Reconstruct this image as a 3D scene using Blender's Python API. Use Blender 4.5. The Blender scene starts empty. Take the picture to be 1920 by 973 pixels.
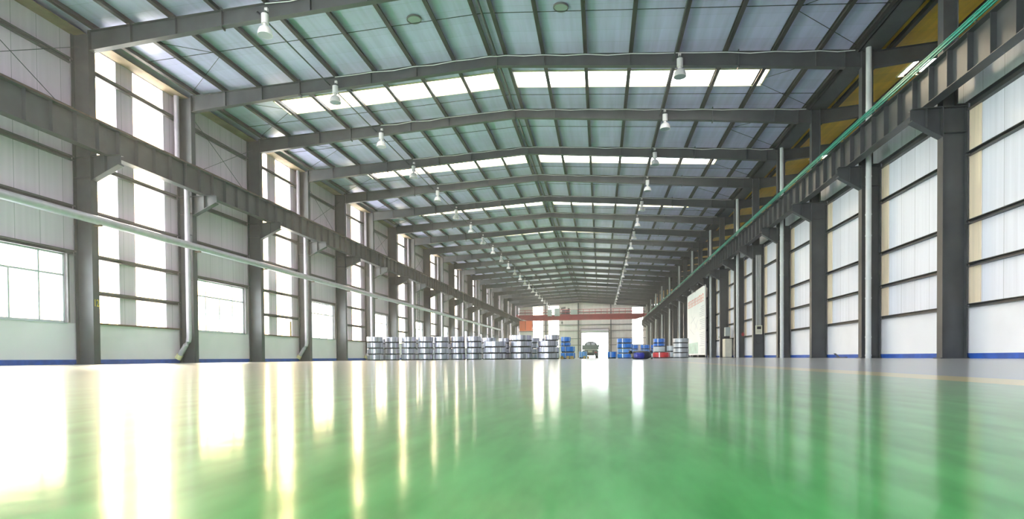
import bpy, math, random
from mathutils import Matrix, Vector
SC = bpy.context.scene
COL = SC.collection
PI = math.pi

# ---------------------------------------------------------------- camera
F_PX, CX, CY = 1095.75, 960.73, 688.23
YAW, PIT, ROL, CAM_H = .1494, -.016, -.0079, .1368
def cam_axes():
    r0 = Vector((math.cos(YAW), math.sin(YAW), 0)); f0 = Vector((-math.sin(YAW), math.cos(YAW), 0)); u0 = Vector((0, 0, 1))
    f1 = math.cos(PIT) * f0 + math.sin(PIT) * u0; u1 = -math.sin(PIT) * f0 + math.cos(PIT) * u0
    r2 = math.cos(ROL) * r0 + math.sin(ROL) * u1; u2 = -math.sin(ROL) * r0 + math.cos(ROL) * u1
    return r2, u2, f1
cd = bpy.data.cameras.new('camera'); cam = bpy.data.objects.new('camera', cd); COL.objects.link(cam)
R_, U_, F_ = cam_axes()
cam.matrix_world = Matrix(((R_.x, U_.x, -F_.x, 0), (R_.y, U_.y, -F_.y, 0), (R_.z, U_.z, -F_.z, CAM_H), (0, 0, 0, 1)))
cd.sensor_width = 36; cd.lens = F_PX / 1920 * 36
cd.shift_x = (960 - CX) / 1920; cd.shift_y = (CY - 486.5) / 1920
cd.clip_start = .02; cd.clip_end = 2000
cd.dof.use_dof = True; cd.dof.focus_distance = 30; cd.dof.aperture_fstop = 4.5
SC.camera = cam

# ---------------------------------------------------------------- view, sky, sun
SC.view_settings.view_transform = 'Standard'; SC.view_settings.look = 'None'
SC.view_settings.gamma = 1; SC.view_settings.use_curve_mapping = False
SC.view_settings.exposure = 0.4
SC.cycles.max_bounces = 10; SC.cycles.diffuse_bounces = 6; SC.cycles.glossy_bounces = 5
SC.cycles.transparent_max_bounces = 24; SC.cycles.sample_clamp_indirect = 12
SC.cycles.use_denoising = True
SKY = 9.0
SUN_DIR = Vector((-.62, .78, .42)).normalized()      # towards the hazy sun beyond the left wall
GLOW_DIR = Vector((-.60, .92, .16)).normalized()     # brightest part of the hazy sky
w = bpy.data.worlds.new('sky'); SC.world = w; w.use_nodes = True
nt = w.node_tree; nt.nodes.clear()
def N(nt, t, **kw):
    n = nt.nodes.new(t)
    for k, v in kw.items():
        if k in n.inputs: n.inputs[k].default_value = v
        else: setattr(n, k, v)
    return n
def L(nt, a, b): nt.links.new(a, b)
tc = N(nt, 'ShaderNodeTexCoord')
dp = N(nt, 'ShaderNodeVectorMath', operation='DOT_PRODUCT'); L(nt, tc.outputs['Generated'], dp.inputs[0]); dp.inputs[1].default_value = GLOW_DIR
mp = N(nt, 'ShaderNodeMapRange'); mp.inputs[1].default_value = .80; mp.inputs[2].default_value = 1.0; L(nt, dp.outputs['Value'], mp.inputs[0])
pw = N(nt, 'ShaderNodeMath', operation='POWER'); L(nt, mp.outputs[0], pw.inputs[0]); pw.inputs[1].default_value = 1.6
mx = N(nt, 'ShaderNodeMix', data_type='RGBA'); L(nt, pw.outputs[0], mx.inputs[0])
mx.inputs[6].default_value = (.90, .96, 1.0, 1); mx.inputs[7].default_value = (1.9, 1.35, .72, 1)
bg = N(nt, 'ShaderNodeBackground'); L(nt, mx.outputs[2], bg.inputs[0]); bg.inputs[1].default_value = SKY
wo = N(nt, 'ShaderNodeOutputWorld'); L(nt, bg.outputs[0], wo.inputs[0])
sd = bpy.data.lights.new('sun', 'SUN'); sd.energy = 3.5; sd.angle = math.radians(9); sd.color = (1, .86, .66)
so = bpy.data.objects.new('sun', sd); COL.objects.link(so); so.rotation_euler = SUN_DIR.to_track_quat('Z', 'Y').to_euler(); so.location = (-60, 90, 30)
def portal(loc, rot, sx, sy):
    d = bpy.data.lights.new('sky_portal', 'AREA'); d.shape = 'RECTANGLE'; d.size = sx; d.size_y = sy; d.cycles.is_portal = True
    o = bpy.data.objects.new('sky_portal', d); COL.objects.link(o); o.location = loc; o.rotation_euler = rot

# ---------------------------------------------------------------- measures
LX, RX = -20.476, 11.113          # hall faces of the two column rows
WL, WR = -21.36, 11.92            # inner faces of the side walls
XR = -4.73                        # ridge line
Y0, BAY, K0, K1 = 21.263, 6.0, -1, 22
YN, YE = -9.0, Y0 + BAY * K1 + .25
def FY(k): return Y0 + BAY * k
def top_z(x):                     # top of the rafters
    return 14.30 - (XR - x) * .0464 if x < XR else 14.30 - (x - XR) * .0695
def roof_z(x): return top_z(x) + .24
PORTALS = []
portal((WL - .35, (YN + YE) / 2, 7.6), (0, -PI / 2, 0), 11.8, YE - YN)
portal((-1.4, YE + .5, 3.2), (-PI / 2, 0, 0), 7, 6.5)
portal((-12.5, YN - .5, 5.5), (PI / 2, 0, 0), 15, 11)

# ---------------------------------------------------------------- materials
MATS = {}
def mat(name, col, rough=.6, metal=0, noise=0, nscale=3, stretch=(1, 1, 1), bump=0, spec=.5, emis=None, coat=0):
    m = bpy.data.materials.new(name); m.use_nodes = True; t = m.node_tree; b = t.nodes['Principled BSDF']
    b.inputs['Base Color'].default_value = (*col, 1); b.inputs['Roughness'].default_value = rough; b.inputs['Metallic'].default_value = metal
    b.inputs['Specular IOR Level'].default_value = spec; b.inputs['Coat Weight'].default_value = coat
    if noise or bump:
        c = N(t, 'ShaderNodeTexCoord'); mpn = N(t, 'ShaderNodeMapping'); mpn.inputs['Scale'].default_value = stretch
        L(t, c.outputs['Object'], mpn.inputs[0]); nz = N(t, 'ShaderNodeTexNoise'); nz.inputs['Scale'].default_value = nscale; nz.inputs['Detail'].default_value = 4
        L(t, mpn.outputs[0], nz.inputs['Vector'])
        if noise:
            r = N(t, 'ShaderNodeMapRange'); r.inputs[1].default_value = .3; r.inputs[2].default_value = .7; r.inputs[3].default_value = 1 - noise; r.inputs[4].default_value = 1 + noise
            L(t, nz.outputs[0], r.inputs[0]); mu = N(t, 'ShaderNodeVectorMath', operation='SCALE'); mu.inputs[0].default_value = col; L(t, r.outputs[0], mu.inputs['Scale']); L(t, mu.outputs[0], b.inputs['Base Color'])
        if bump:
            bp = N(t, 'ShaderNodeBump'); bp.inputs['Strength'].default_value = bump; bp.inputs['Distance'].default_value = .02; L(t, nz.outputs[0], bp.inputs['Height']); L(t, bp.outputs[0], b.inputs['Normal'])
    MATS[name] = m; return m
STEEL = mat('dark_grey_paint', (.066, .070, .073), .42, 0, .18, 1.5)
PURL = mat('brown_grey_purlin_paint', (.050, .043, .040), .5, 0, .2, 2)
STEEL2 = mat('grey_girt_paint', (.17, .155, .155), .5, 0, .1, 2)
PLASTER = mat('white_plaster', (.82, .81, .83), .7, 0, .03, 1.2)
PLASTER_L = mat('white_plaster_left', (.88, .77, .85), .7, 0, .03, 1.2)
BLUE = mat('blue_skirting_paint', (.015, .09, .42), .5, 0, .25, 3)
GALV = mat('galvanised_pipe', (.48, .43, .49), .34, .15, .08, 4)
PVC = mat('grey_white_pipe', (.62, .63, .62), .4, 0, .06, 3)
WHITEMETAL = mat('white_lamp_enamel', (.72, .68, .68), .4, 0)
LENS = mat('lamp_lens', (.22, .26, .28), .2, .0)
WHITEFRAME = mat('white_window_frame', (.6, .61, .65), .4)
RUST = mat('brown_rail_steel', (.16, .11, .075), .6, .3, .3, 4)
SOFFIT = mat('plywood_soffit', (.30, .21, .13), .7, 0, .3, 1.2)
GREENBAR = mat('green_conductor_bar', (.03, .30, .22), .4)
CREAM = mat('cream_insulator', (.75, .66, .42), .5)
WIRE = mat('pale_wire', (.8, .8, .78), .5)
BLACK = mat('black_rubber', (.015, .015, .017), .6)
COILM = mat('silver_reflection_streaks', (.46, .45, .55), .30, .85, .35, 3.0, (4, 4, .12))  # vertical streaks in the colour imitate reflections on the coil metal
STRAP = mat('dark_steel_strap', (.12, .13, .15), .4, .6)
STRAPL = mat('bright_strap', (.75, .77, .8), .3, .7)
WOOD = mat('pale_timber', (.50, .34, .14), .8, 0, .25, 6)
BWRAP = mat('blue_wrapping_film', (.02, .19, .72), .32, 0, .2, 4, (1, 1, .4), .4)
BWRAP2 = mat('pale_blue_wrapping_film', (.12, .32, .78), .35, 0, .3, 6, (1, 1, .4), .4)
WWRAP = mat('white_wrapping_film', (.68, .72, .74), .4, 0, .1, 4, (1, 1, .3), .3)
RWRAP = mat('red_wrapping_film', (.62, .02, .03), .35, 0, .3, 4, (1, 1, .4), .3)
KWRAP = mat('black_wrapping_film', (.012, .012, .018), .3, 0, .3, 6, (1, 1, 1), .8)
NAVY = mat('navy_glossy_film', (.012, .02, .30), .18, 0, .2, 6, (1, 1, 1), .6)
CRED = mat('red_crane_paint', (.42, .035, .04), .5, 0, .12, 1)
CORANGE = mat('orange_cab_paint', (.85, .13, .02), .5)
CGREY = mat('grey_cabinet_paint', (.34, .38, .36), .5)
TRUCKG = mat('dusty_grey_truck_paint', (.22, .23, .23), .5, 0, .15, 3)
LAMPRED = mat('red_tail_lamp', (.5, .02, .02), .3)
BEIGE = mat('beige_warm_light', (.90, .74, .54), .6, 0, .1, 2, (1, 3, .2))  # warm reflected light on the wall, put into a beige colour
CABINET = mat('beige_cabinet_paint', (.62, .60, .48), .5, 0, .08, 3)
LEAF = mat('green_leaves', (.06, .22, .08), .6)
CERAMIC = mat('red_pot', (.35, .02, .03), .4)
YELLOWP = mat('yellow_number_paint', (.75, .55, .04), .6)
BOARDW = mat('white_board_print', (.80, .84, .85), .45, 0, .05, .8)
BOARDR = mat('red_print', (.75, .16, .12), .5)
BOARDG = mat('grey_print', (.48, .52, .60), .5)
BOARDGR = mat('pale_green_print', (.45, .68, .60), .5, 0, .2, 1.5)
CONCRETE = mat('outside_concrete', (.62, .61, .58), .8, 0, .06, .5)

def panel_mat(name, col, axis, pitch, rough=.45, line=.5, lw=.02, tint=.04, off=0., spec=.5):
    m = bpy.data.materials.new(name); m.use_nodes = True; t = m.node_tree; b = t.nodes['Principled BSDF']
    c = N(t, 'ShaderNodeTexCoord'); s = N(t, 'ShaderNodeSeparateXYZ'); L(t, c.outputs['Object'], s.inputs[0])
    dv = N(t, 'ShaderNodeMath', operation='MULTIPLY_ADD'); L(t, s.outputs[axis], dv.inputs[0]); dv.inputs[1].default_value = 1 / pitch; dv.inputs[2].default_value = 100 + off
    fr = N(t, 'ShaderNodeMath', operation='FRACT'); L(t, dv.outputs[0], fr.inputs[0])
    ls = N(t, 'ShaderNodeMath', operation='LESS_THAN'); L(t, fr.outputs[0], ls.inputs[0]); ls.inputs[1].default_value = lw / pitch
    fl = N(t, 'ShaderNodeMath', operation='FLOOR'); L(t, dv.outputs[0], fl.inputs[0])
    wn = N(t, 'ShaderNodeTexWhiteNoise', noise_dimensions='1D'); L(t, fl.outputs[0], wn.inputs['W'])
    nz = N(t, 'ShaderNodeTexNoise'); nz.inputs['Scale'].default_value = 1.0; nz.inputs['Detail'].default_value = 3
    mpn = N(t, 'ShaderNodeMapping'); mpn.inputs['Scale'].default_value = [(.25, 4, 1), (4, .25, 1), (1, 1, 1)][axis] if 'roof' in name else [(6, 1, .15), (1, 6, .15), (1, 1, 1)][axis]
    L(t, c.outputs['Object'], mpn.inputs[0]); L(t, mpn.outputs[0], nz.inputs['Vector'])
    a = N(t, 'ShaderNodeMapRange'); a.inputs[3].default_value = 1 - tint; a.inputs[4].default_value = 1 + tint; L(t, wn.outputs[0], a.inputs[0])
    a2 = N(t, 'ShaderNodeMapRange'); a2.inputs[1].default_value = .3; a2.inputs[2].default_value = .7; a2.inputs[3].default_value = 1 - tint * 1.5; a2.inputs[4].default_value = 1 + tint * 1.5; L(t, nz.outputs[0], a2.inputs[0])
    m1 = N(t, 'ShaderNodeMath', operation='MULTIPLY'); L(t, a.outputs[0], m1.inputs[0]); L(t, a2.outputs[0], m1.inputs[1])
    a3 = N(t, 'ShaderNodeMapRange'); a3.inputs[3].default_value = 1; a3.inputs[4].default_value = line; L(t, ls.outputs[0], a3.inputs[0])
    m2 = N(t, 'ShaderNodeMath', operation='MULTIPLY'); L(t, m1.outputs[0], m2.inputs[0]); L(t, a3.outputs[0], m2.inputs[1])
    sc_ = N(t, 'ShaderNodeVectorMath', operation='SCALE'); sc_.inputs[0].default_value = col; L(t, m2.outputs[0], sc_.inputs['Scale']); L(t, sc_.outputs[0], b.inputs['Base Color'])
    b.inputs['Roughness'].default_value = rough; b.inputs['Specular IOR Level'].default_value = spec
    bp = N(t, 'ShaderNodeBump'); bp.inputs['Strength'].default_value = .25; bp.inputs['Distance'].default_value = .01; L(t, nz.outputs[0], bp.inputs['Height']); L(t, bp.outputs[0], b.inputs['Normal'])
    return m
P_LEFT = panel_mat('left_wall_sheet', (.73, .61, .71), 1, 1.0, off=.3)
P_RIGHT = panel_mat('right_wall_sheet', (.78, .79, .87), 1, 1.0, off=.5, line=.55)
P_END = panel_mat('end_wall_sheet', (.64, .59, .57), 0, 1.0)
P_ROOF = panel_mat('roof_underside_sheet', (.59, .54, .80), 1, .95, rough=.33, line=.75, tint=.07)
P_ROOF2 = panel_mat('neighbour_roof_sheet', (.88, .50, .04), 1, .95, rough=.4, line=.75, tint=.08)

def glass_mat(name, tint, gl=.08, rough=.05):
    m = bpy.data.materials.new(name); m.use_nodes = True; t = m.node_tree; t.nodes.clear()
    a = N(t, 'ShaderNodeBsdfTransparent'); a.inputs[0].default_value = (*tint, 1); g = N(t, 'ShaderNodeBsdfGlossy'); g.inputs['Roughness'].default_value = rough
    x = N(t, 'ShaderNodeMixShader'); x.inputs[0].default_value = gl; L(t, a.outputs[0], x.inputs[1]); L(t, g.outputs[0], x.inputs[2])
    o = N(t, 'ShaderNodeOutputMaterial'); L(t, x.outputs[0], o.inputs[0]); return m
GLASS = glass_mat('window_glass', (.97, .98, .98)); FRP = glass_mat('translucent_daylight_sheet', (.96, .95, .92), .06, .3)

def floor_mat():
    m = bpy.data.materials.new('glossy_epoxy_floor'); m.use_nodes = True; t = m.node_tree; b = t.nodes['Principled BSDF']
    c = N(t, 'ShaderNodeTexCoord'); s = N(t, 'ShaderNodeSeparateXYZ'); L(t, c.outputs['Object'], s.inputs[0])
    def gt(v):
        n = N(t, 'ShaderNodeMath', operation='GREATER_THAN'); L(t, s.outputs[0], n.inputs[0]); n.inputs[1].default_value = v; return n
    # trowel marks in the paint, two sizes
    mpn = N(t, 'ShaderNodeMapping'); mpn.inputs['Scale'].default_value = (8, 1.8, 1); mpn.inputs['Rotation'].default_value = (0, 0, .12); L(t, c.outputs['Object'], mpn.inputs[0])
    nz = N(t, 'ShaderNodeTexNoise'); nz.inputs['Scale'].default_value = 1.6; nz.inputs['Detail'].default_value = 5; nz.inputs['Roughness'].default_value = .6; L(t, mpn.outputs[0], nz.inputs['Vector'])
    r = N(t, 'ShaderNodeMapRange'); r.inputs[1].default_value = .32; r.inputs[2].default_value = .68; L(t, nz.outputs[0], r.inputs[0])
    g = N(t, 'ShaderNodeMix', data_type='RGBA'); L(t, r.outputs[0], g.inputs[0]); g.inputs[6].default_value = (.03, .31, .05, 1); g.inputs[7].default_value = (.10, .52, .13, 1)
    m1 = N(t, 'ShaderNodeMix', data_type='RGBA'); L(t, gt(1.80).outputs[0], m1.inputs[0]); L(t, g.outputs[2], m1.inputs[6]); m1.inputs[7].default_value = (.90, .62, .05, 1)
    m2 = N(t, 'ShaderNodeMix', data_type='RGBA'); L(t, gt(2.18).outputs[0], m2.inputs[0]); L(t, m1.outputs[2], m2.inputs[6]); m2.inputs[7].default_value = (.20, .26, .36, 1)
    n2 = N(t, 'ShaderNodeTexNoise'); n2.inputs['Scale'].default_value = 14; n2.inputs['Detail'].default_value = 3; L(t, c.outputs['Object'], n2.inputs['Vector'])
    bp = N(t, 'ShaderNodeBump'); bp.inputs['Strength'].default_value = .22; bp.inputs['Distance'].default_value = .002; L(t, n2.outputs[0], bp.inputs['Height'])
    # painted ground under a clear coat that is part polished, part scuffed
    t.nodes.remove(b); out = t.nodes['Material Output']
    df = N(t, 'ShaderNodeBsdfDiffuse'); L(t, m2.outputs[2], df.inputs[0])
    g1 = N(t, 'ShaderNodeBsdfGlossy'); g1.inputs['Roughness'].default_value = .12; L(t, bp.outputs[0], g1.inputs['Normal'])
    g2 = N(t, 'ShaderNodeBsdfGlossy'); g2.inputs['Roughness'].default_value = .30; L(t, bp.outputs[0], g2.inputs['Normal'])
    gm = N(t, 'ShaderNodeMixShader'); gm.inputs[0].default_value = .32; L(t, g1.outputs[0], gm.inputs[1]); L(t, g2.outputs[0], gm.inputs[2])
    fr = N(t, 'ShaderNodeFresnel'); fr.inputs['IOR'].default_value = 1.55
    fs = N(t, 'ShaderNodeMath', operation='MULTIPLY'); L(t, fr.outputs[0], fs.inputs[0]); fs.inputs[1].default_value = 1.0
    fm = N(t, 'ShaderNodeMixShader'); L(t, fs.outputs[0], fm.inputs[0]); L(t, df.outputs[0], fm.inputs[1]); L(t, gm.outputs[0], fm.inputs[2])
    sh = N(t, 'ShaderNodeBsdfSheen'); sh.inputs['Color'].default_value = (.035, .035, .035, 1); sh.inputs['Roughness'].default_value = .3
    ad = N(t, 'ShaderNodeAddShader'); L(t, fm.outputs[0], ad.inputs[0]); L(t, sh.outputs[0], ad.inputs[1]); L(t, ad.outputs[0], out.inputs[0])
    return m
FLOOR = floor_mat()

# ---------------------------------------------------------------- mesh helpers
class MB:
    def __init__(s): s.v = []; s.f = []; s.smooth = []
    def add(s, vs, fs, sm=False):
        n = len(s.v); s.v += [tuple(p) for p in vs]; s.f += [tuple(i + n for i in f) for f in fs]; s.smooth += [sm] * len(fs); return s
    def box(s, x0, x1, y0, y1, z0, z1):
        if x0 > x1: x0, x1 = x1, x0
        if y0 > y1: y0, y1 = y1, y0
        if z0 > z1: z0, z1 = z1, z0
        return s.add([(x, y, z) for z in (z0, z1) for y in (y0, y1) for x in (x0, x1)],
              [(0, 2, 3, 1), (4, 5, 7, 6), (0, 1, 5, 4), (2, 6, 7, 3), (0, 4, 6, 2), (1, 3, 7, 5)])
    def xz(s, pts, y0, y1):           # polygon in the XZ plane given depth along Y
        n = len(pts)
        return s.add([(x, y0, z) for x, z in pts] + [(x, y1, z) for x, z in pts],
              [tuple(range(n)), tuple(range(2 * n - 1, n - 1, -1))] + [(i, i + n, (i + 1) % n + n, (i + 1) % n) for i in range(n)])
    def yz(s, pts, x0, x1):
        n = len(pts)
        return s.add([(x0, y, z) for y, z in pts] + [(x1, y, z) for y, z in pts],
              [tuple(range(n)), tuple(range(2 * n - 1, n - 1, -1))] + [(i, i + n, (i + 1) % n + n, (i + 1) % n) for i in range(n)])
    def tube(s, pts, r, n=10, rs=None):
        pts = [Vector(p) for p in pts]; vs = []; m = len(pts)
        for i, p in enumerate(pts):
            d = ((pts[i + 1] - p).normalized() if i < m - 1 else Vector()) + ((p - pts[i - 1]).normalized() if i else Vector())
            d.normalize(); a = d.cross(Vector((0, 0, 1)) if abs(d.z) < .9 else Vector((0, 1, 0))).normalized(); b = d.cross(a)
            q = rs[i] if rs else r
            vs += [p + q * (math.cos(2 * PI * j / n) * a + math.sin(2 * PI * j / n) * b) for j in range(n)]
        s.add(vs, [(i * n + j, i * n + (j + 1) % n, (i + 1) * n + (j + 1) % n, (i + 1) * n + j) for i in range(m - 1) for j in range(n)], True)
        k = len(s.v) - m * n
        s.f += [tuple(k + j for j in range(n))[::-1], tuple(k + (m - 1) * n + j for j in range(n))]; s.smooth += [False, False]; return s
    def lathe(s, prof, n=24, c=(0, 0, 0), closed=False):
        m = len(prof); vs = [(c[0] + r * math.cos(2 * PI * j / n), c[1] + r * math.sin(2 * PI * j / n), c[2] + z) for r, z in prof for j in range(n)]
        rng = range(m if closed else m - 1)
        return s.add(vs, [(i * n + j, i * n + (j + 1) % n, ((i + 1) % m) * n + (j + 1) % n, ((i + 1) % m) * n + j) for i in rng for j in range(n)], True)
    def mesh(s, name, m):
        me = bpy.data.meshes.new(name); me.from_pydata(s.v, [], s.f); me.materials.append(m)
        me.polygons.foreach_set('use_smooth', s.smooth)
        import bmesh as _b
        bm = _b.new(); bm.from_mesh(me); _b.ops.recalc_face_normals(bm, faces=bm.faces); bm.to_mesh(me); bm.free()
        try: me.set_sharp_from_angle(angle=math.radians(40))
        except Exception: pass
        return me
    def build(s, name, m, parent=None, loc=None):
        o = bpy.data.objects.new(name, s.mesh(name, m)); COL.objects.link(o)
        if parent is not None: o.parent = parent
        if loc is not None: o.location = loc
        return o
def tag(o, label=None, cat=None, group=None, kind=None):
    if label: o['label'] = label
    if cat: o['category'] = cat
    if group: o['group'] = group
    if kind: o['kind'] = kind
    return o
def thing(name, label, cat, loc=(0, 0, 0), group=None, rz=0):
    o = bpy.data.objects.new(name, None); COL.objects.link(o); o.location = loc; o.rotation_euler = (0, 0, rz); o.empty_display_size = .2
    return tag(o, label, cat, group)
def dup(root, loc, label, group=None, rz=None):
    def cp(o, par):
        c = o.copy(); COL.objects.link(c)
        if par is not None: c.parent = par
        for ch in o.children: cp(ch, c)
        return c
    r = cp(root, None); r.location = loc; r['label'] = label
    if rz is not None: r.rotation_euler = (0, 0, rz)
    if group: r['group'] = group
    return r
ORD = ['nearest', 'second', 'third', 'fourth', 'fifth', 'sixth', 'seventh', 'eighth', 'ninth', 'tenth', 'eleventh', 'twelfth', 'thirteenth', 'fourteenth',
       'fifteenth', 'sixteenth', 'seventeenth', 'eighteenth', 'nineteenth', 'twentieth', 'twenty-first', 'twenty-second', 'twenty-third', 'twenty-fourth']
def nth(k):   # frame k (0 = nearest one in the photo; -1 stands just outside it)
    return 'nearest, just out of frame' if k < 0 else (ORD[k] + (' from the camera' if k else ' to the camera'))
def struct(name, mb, m, label, cat, parent=None):
    o = mb.build(name, m, parent)
    if parent is None: tag(o, label, cat, None, 'structure')
    return o

# ---------------------------------------------------------------- floor and ground
f = MB(); f.box(WL - .5, 45, YN - .3, YE + .3, -.25, 0)
struct('floor', f, FLOOR, 'glossy green epoxy floor with yellow line and blue-grey walkway along the right wall', 'floor')
g = MB(); g.box(-120, 120, YE + .3, YE + 160, -.3, -.02)
struct('ground', g, CONCRETE, 'pale concrete yard outside the far doorway', 'ground')

# ---------------------------------------------------------------- left wall
STRIPS = [(.28, 2.19), (3.08, 5.04)]
ZS, ZT = 1.72, 13.5
brick = MB(); brick.box(WL - .24, WL, YN, YE, 0, 1.70)
pan = MB(); wn = 0
WTOP = 14.0
def left_piece(y0, y1, z0, z1): pan.box(WL - .10, WL - .02, y0, y1, z0, z1)
windows = []
for k in range(-5, K1):
    y = FY(k); ye = min(y + BAY, YE)
    if k % 2 == 0:
        left_piece(y, y + STRIPS[0][0], 1.7, ZT); left_piece(y + STRIPS[0][1], y + STRIPS[1][0], 1.7, ZT); left_piece(y + STRIPS[1][1], ye, 1.7, ZT)
        left_piece(y, ye, ZT, WTOP)
        for a, b in STRIPS: windows.append(('strip', k, y + a, y + b, 1.70, ZT))
    else:
        a, b = y + .75, y + 5.45
        left_piece(y, a, 1.7, 4.5); left_piece(b, ye, 1.7, 4.5); left_piece(y, ye, 4.5, WTOP)
        windows.append(('window', k, a, b, 1.70, 4.5))
wall_left = struct('wall_left', brick, PLASTER_L, 'long left side wall, white plaster plinth under grey metal sheeting', 'wall')
pan.build('sheeting', P_LEFT, wall_left)
for z in (3.03, 4.57, 6.42, 8.42, 10.4, 12.38):
    g = MB()
    for k in range(-5, K1):
        y0, y1 = FY(k) + .17, FY(k) + BAY - .17
        if z < 4 and k % 2: continue
        g.box(WL - .02, WL + .012, y0, y1, z - .085, z + .085); g.box(WL, WL + .17, y0, y1, z + .065, z + .085); g.box(WL + .15, WL + .17, y0, y1, z + .02, z + .085); g.box(WL, WL + .13, y0, y1, z - .085, z - .07)
    g.build('girt', STEEL2, wall_left)
sl = MB()
for k in range(-5, K1):
    if k % 2 == 0: sl.box(WL - .1, WL + .10, FY(k) + .02, FY(k) + BAY - .02, 1.70, 1.77)
sl.build('sill_angle', RUST, wall_left)
sof = MB(); sof.box(WL, LX + .0 - .26, YN, YE, 13.50, 13.53); sof.build('soffit', SOFFIT, wall_left)
cap = MB(); cap.box(WL - .1, WL + .02, YN, YE, 13.53, 13.9).build('gutter_board', STEEL2, wall_left)
bb = MB(); bb.box(WL, WL + .015, YN, YE, 0, .20); struct('baseboard_left', bb, BLUE, 'blue painted skirting band at the foot of the left wall', 'baseboard')
n = 0
for kind, k, a, b, z0, z1 in windows:
    n += 1
    if kind == 'strip':
        nm = 'tall translucent daylight strip in the left wall, %s strip of the bay beyond column %s' % ('near' if a - FY(k) < 1 else 'far', ('number ' + ORD[k]) if k >= 0 else 'behind the camera')
    else: nm = 'low white framed window in the left wall, bay beyond the %s left column' % (ORD[k] if k >= 0 else 'unseen near')
    if kind == 'strip':
        fr = MB(); fr.box(WL - .11, WL - .01, a, a + .03, z0, z1).box(WL - .11, WL - .01, b - .03, b, z0, z1).box(WL - .11, WL - .01, a, b, z1 - .03, z1)
        nm = ('%s tall daylight strip of the %s glazed bay in the left wall' % ('nearer' if a - FY(k) < 1 else 'farther', ORD[k // 2])) if k >= 0 else 'tall daylight strip in the left wall behind the camera'
        o = struct('window_%d' % n, fr, P_LEFT, nm, 'window'); p = MB(); p.box(WL - .08, WL - .06, a + .03, b - .03, z0 + .06, z1 - .03).build('pane', FRP, o)
    else:
        fr = MB(); zt = 3.62; F = .075
        for yy in (a, b - F): fr.box(WL - .16, WL - .04, yy, yy + F, z0, z1)
        for zz in (z0, z1 - F, zt - F / 2): fr.box(WL - .16, WL - .04, a, b, zz, zz + F)
        for q in (.27, .52, .77): fr.box(WL - .15, WL - .05, a + (b - a) * q - .035, a + (b - a) * q + .035, z0, zt)
        for q in (.27, .77): fr.box(WL - .15, WL - .05, a + (b - a) * q - .035, a + (b - a) * q + .035, zt, z1)
        nm = ('white framed window low in the left wall, %s such window' % nth((k - 1) // 2 + 1)) if k >= -1 else 'white framed window in the left wall behind the camera'
        o = struct('window_%d' % n, fr, WHITEFRAME, nm, 'window'); MB().box(WL - .11, WL - .09, a + F, b - F, z0 + F, z1 - F).build('pane', GLASS, o)
        MB().box(WL - .20, WL + .03, a - .03, b + .03, z0 - .04, z0).build('window_sill', WHITEFRAME, o)
        MB().box(WL - .06, WL + .10, b + .02, b + .10, z0, z1 + .02).box(WL - .06, WL + .10, a - .10, a - .02, z0, z1 + .02).build('jamb', STEEL2, o)

# ---------------------------------------------------------------- right wall
b = MB(); b.box(WR, WR + .24, YN, YE, 0, 1.68)
wall_right = struct('wall_right', b, PLASTER, 'long right side wall, white plaster plinth under pale metal sheeting', 'wall')
MB().box(WR + .02, WR + .10, YN, YE, 1.68, 9.45).build('sheeting', P_RIGHT, wall_right)
for z in (1.71, 3.03, 4.42, 6.62, 8.18):
    g = MB(); big = .12 if z > 8 else .06
    for k in range(-5, K1):
        y0, y1 = FY(k) + .17, FY(k) + BAY - .17
        g.box(WR - .012, WR + .02, y0, y1, z - big, z + big); g.box(WR - .16, WR, y0, y1, z + big - .02, z + big); g.box(WR - .14, WR, y0, y1, z - big, z - big + .015)
    g.build('girt', STEEL, wall_right)
g = MB(); g.box(WR - .1, WR + .14, YN, YE, 9.40, 9.55); g.build('top_rail', STEEL, wall_right)
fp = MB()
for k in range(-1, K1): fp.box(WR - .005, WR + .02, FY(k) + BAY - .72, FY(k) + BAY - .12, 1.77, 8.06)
fp.build('warm_light_strip', BEIGE, wall_right)  # strip of painted warm light beside each right column
bb = MB(); bb.box(WR - .015, WR, YN, YE, 0, .17); struct('baseboard_right', bb, BLUE, 'blue painted skirting band at the foot of the right wall', 'baseboard')

# ---------------------------------------------------------------- end walls
DX0, DX1, DZ = -4.80, 2.05, 6.45
EW = [(-17.55, -14.80, 1.7, 13.55), (-13.50, -10.62, 1.7, 13.7), (8.10, 10.95, 3.3, 12.95)]
e = MB(); y0, y1 = YE, YE + .12
xs = sorted({WL - .3, 12.3, DX0, DX1, *[q for a in EW for q in a[:2]]})
for x0, x1 in zip(xs, xs[1:]):
    xm = (x0 + x1) / 2; hole = None
    if DX0 < xm < DX1: hole = (0, DZ)
    for a in EW:
        if a[0] < xm < a[1]: hole = (a[2], a[3])
    tz = [(x0, roof_z(x0) + .1), (x1, roof_z(x1) + .1)]
    if x0 < XR < x1: tz = [(x0, roof_z(x0) + .1), (XR, roof_z(XR) + .1), (x1, roof_z(x1) + .1)]
    lo = 0
    if hole:
        if hole[0] > 0: e.box(x0, x1, y0, y1, 0, hole[0])
        lo = hole[1]
    e.xz([(x0, lo), (x1, lo)] + tz[::-1], y0, y1)
wall_end = struct('wall_far', e, P_END, 'far end wall of pale sheeting with a large bright doorway', 'wall')
for z in (3.3, 5.0, 7.0, 8.6, 10.2, 11.8):
    g = MB()
    for a, b2 in ((WL, DX0 - .3), (DX1 + .3, 11.9)) if z < 7 else ((WL, 11.9),): g.box(a, b2, YE - .18, YE, z - .07, z + .07)
    g.build('girt', STEEL, wall_end)
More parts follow.
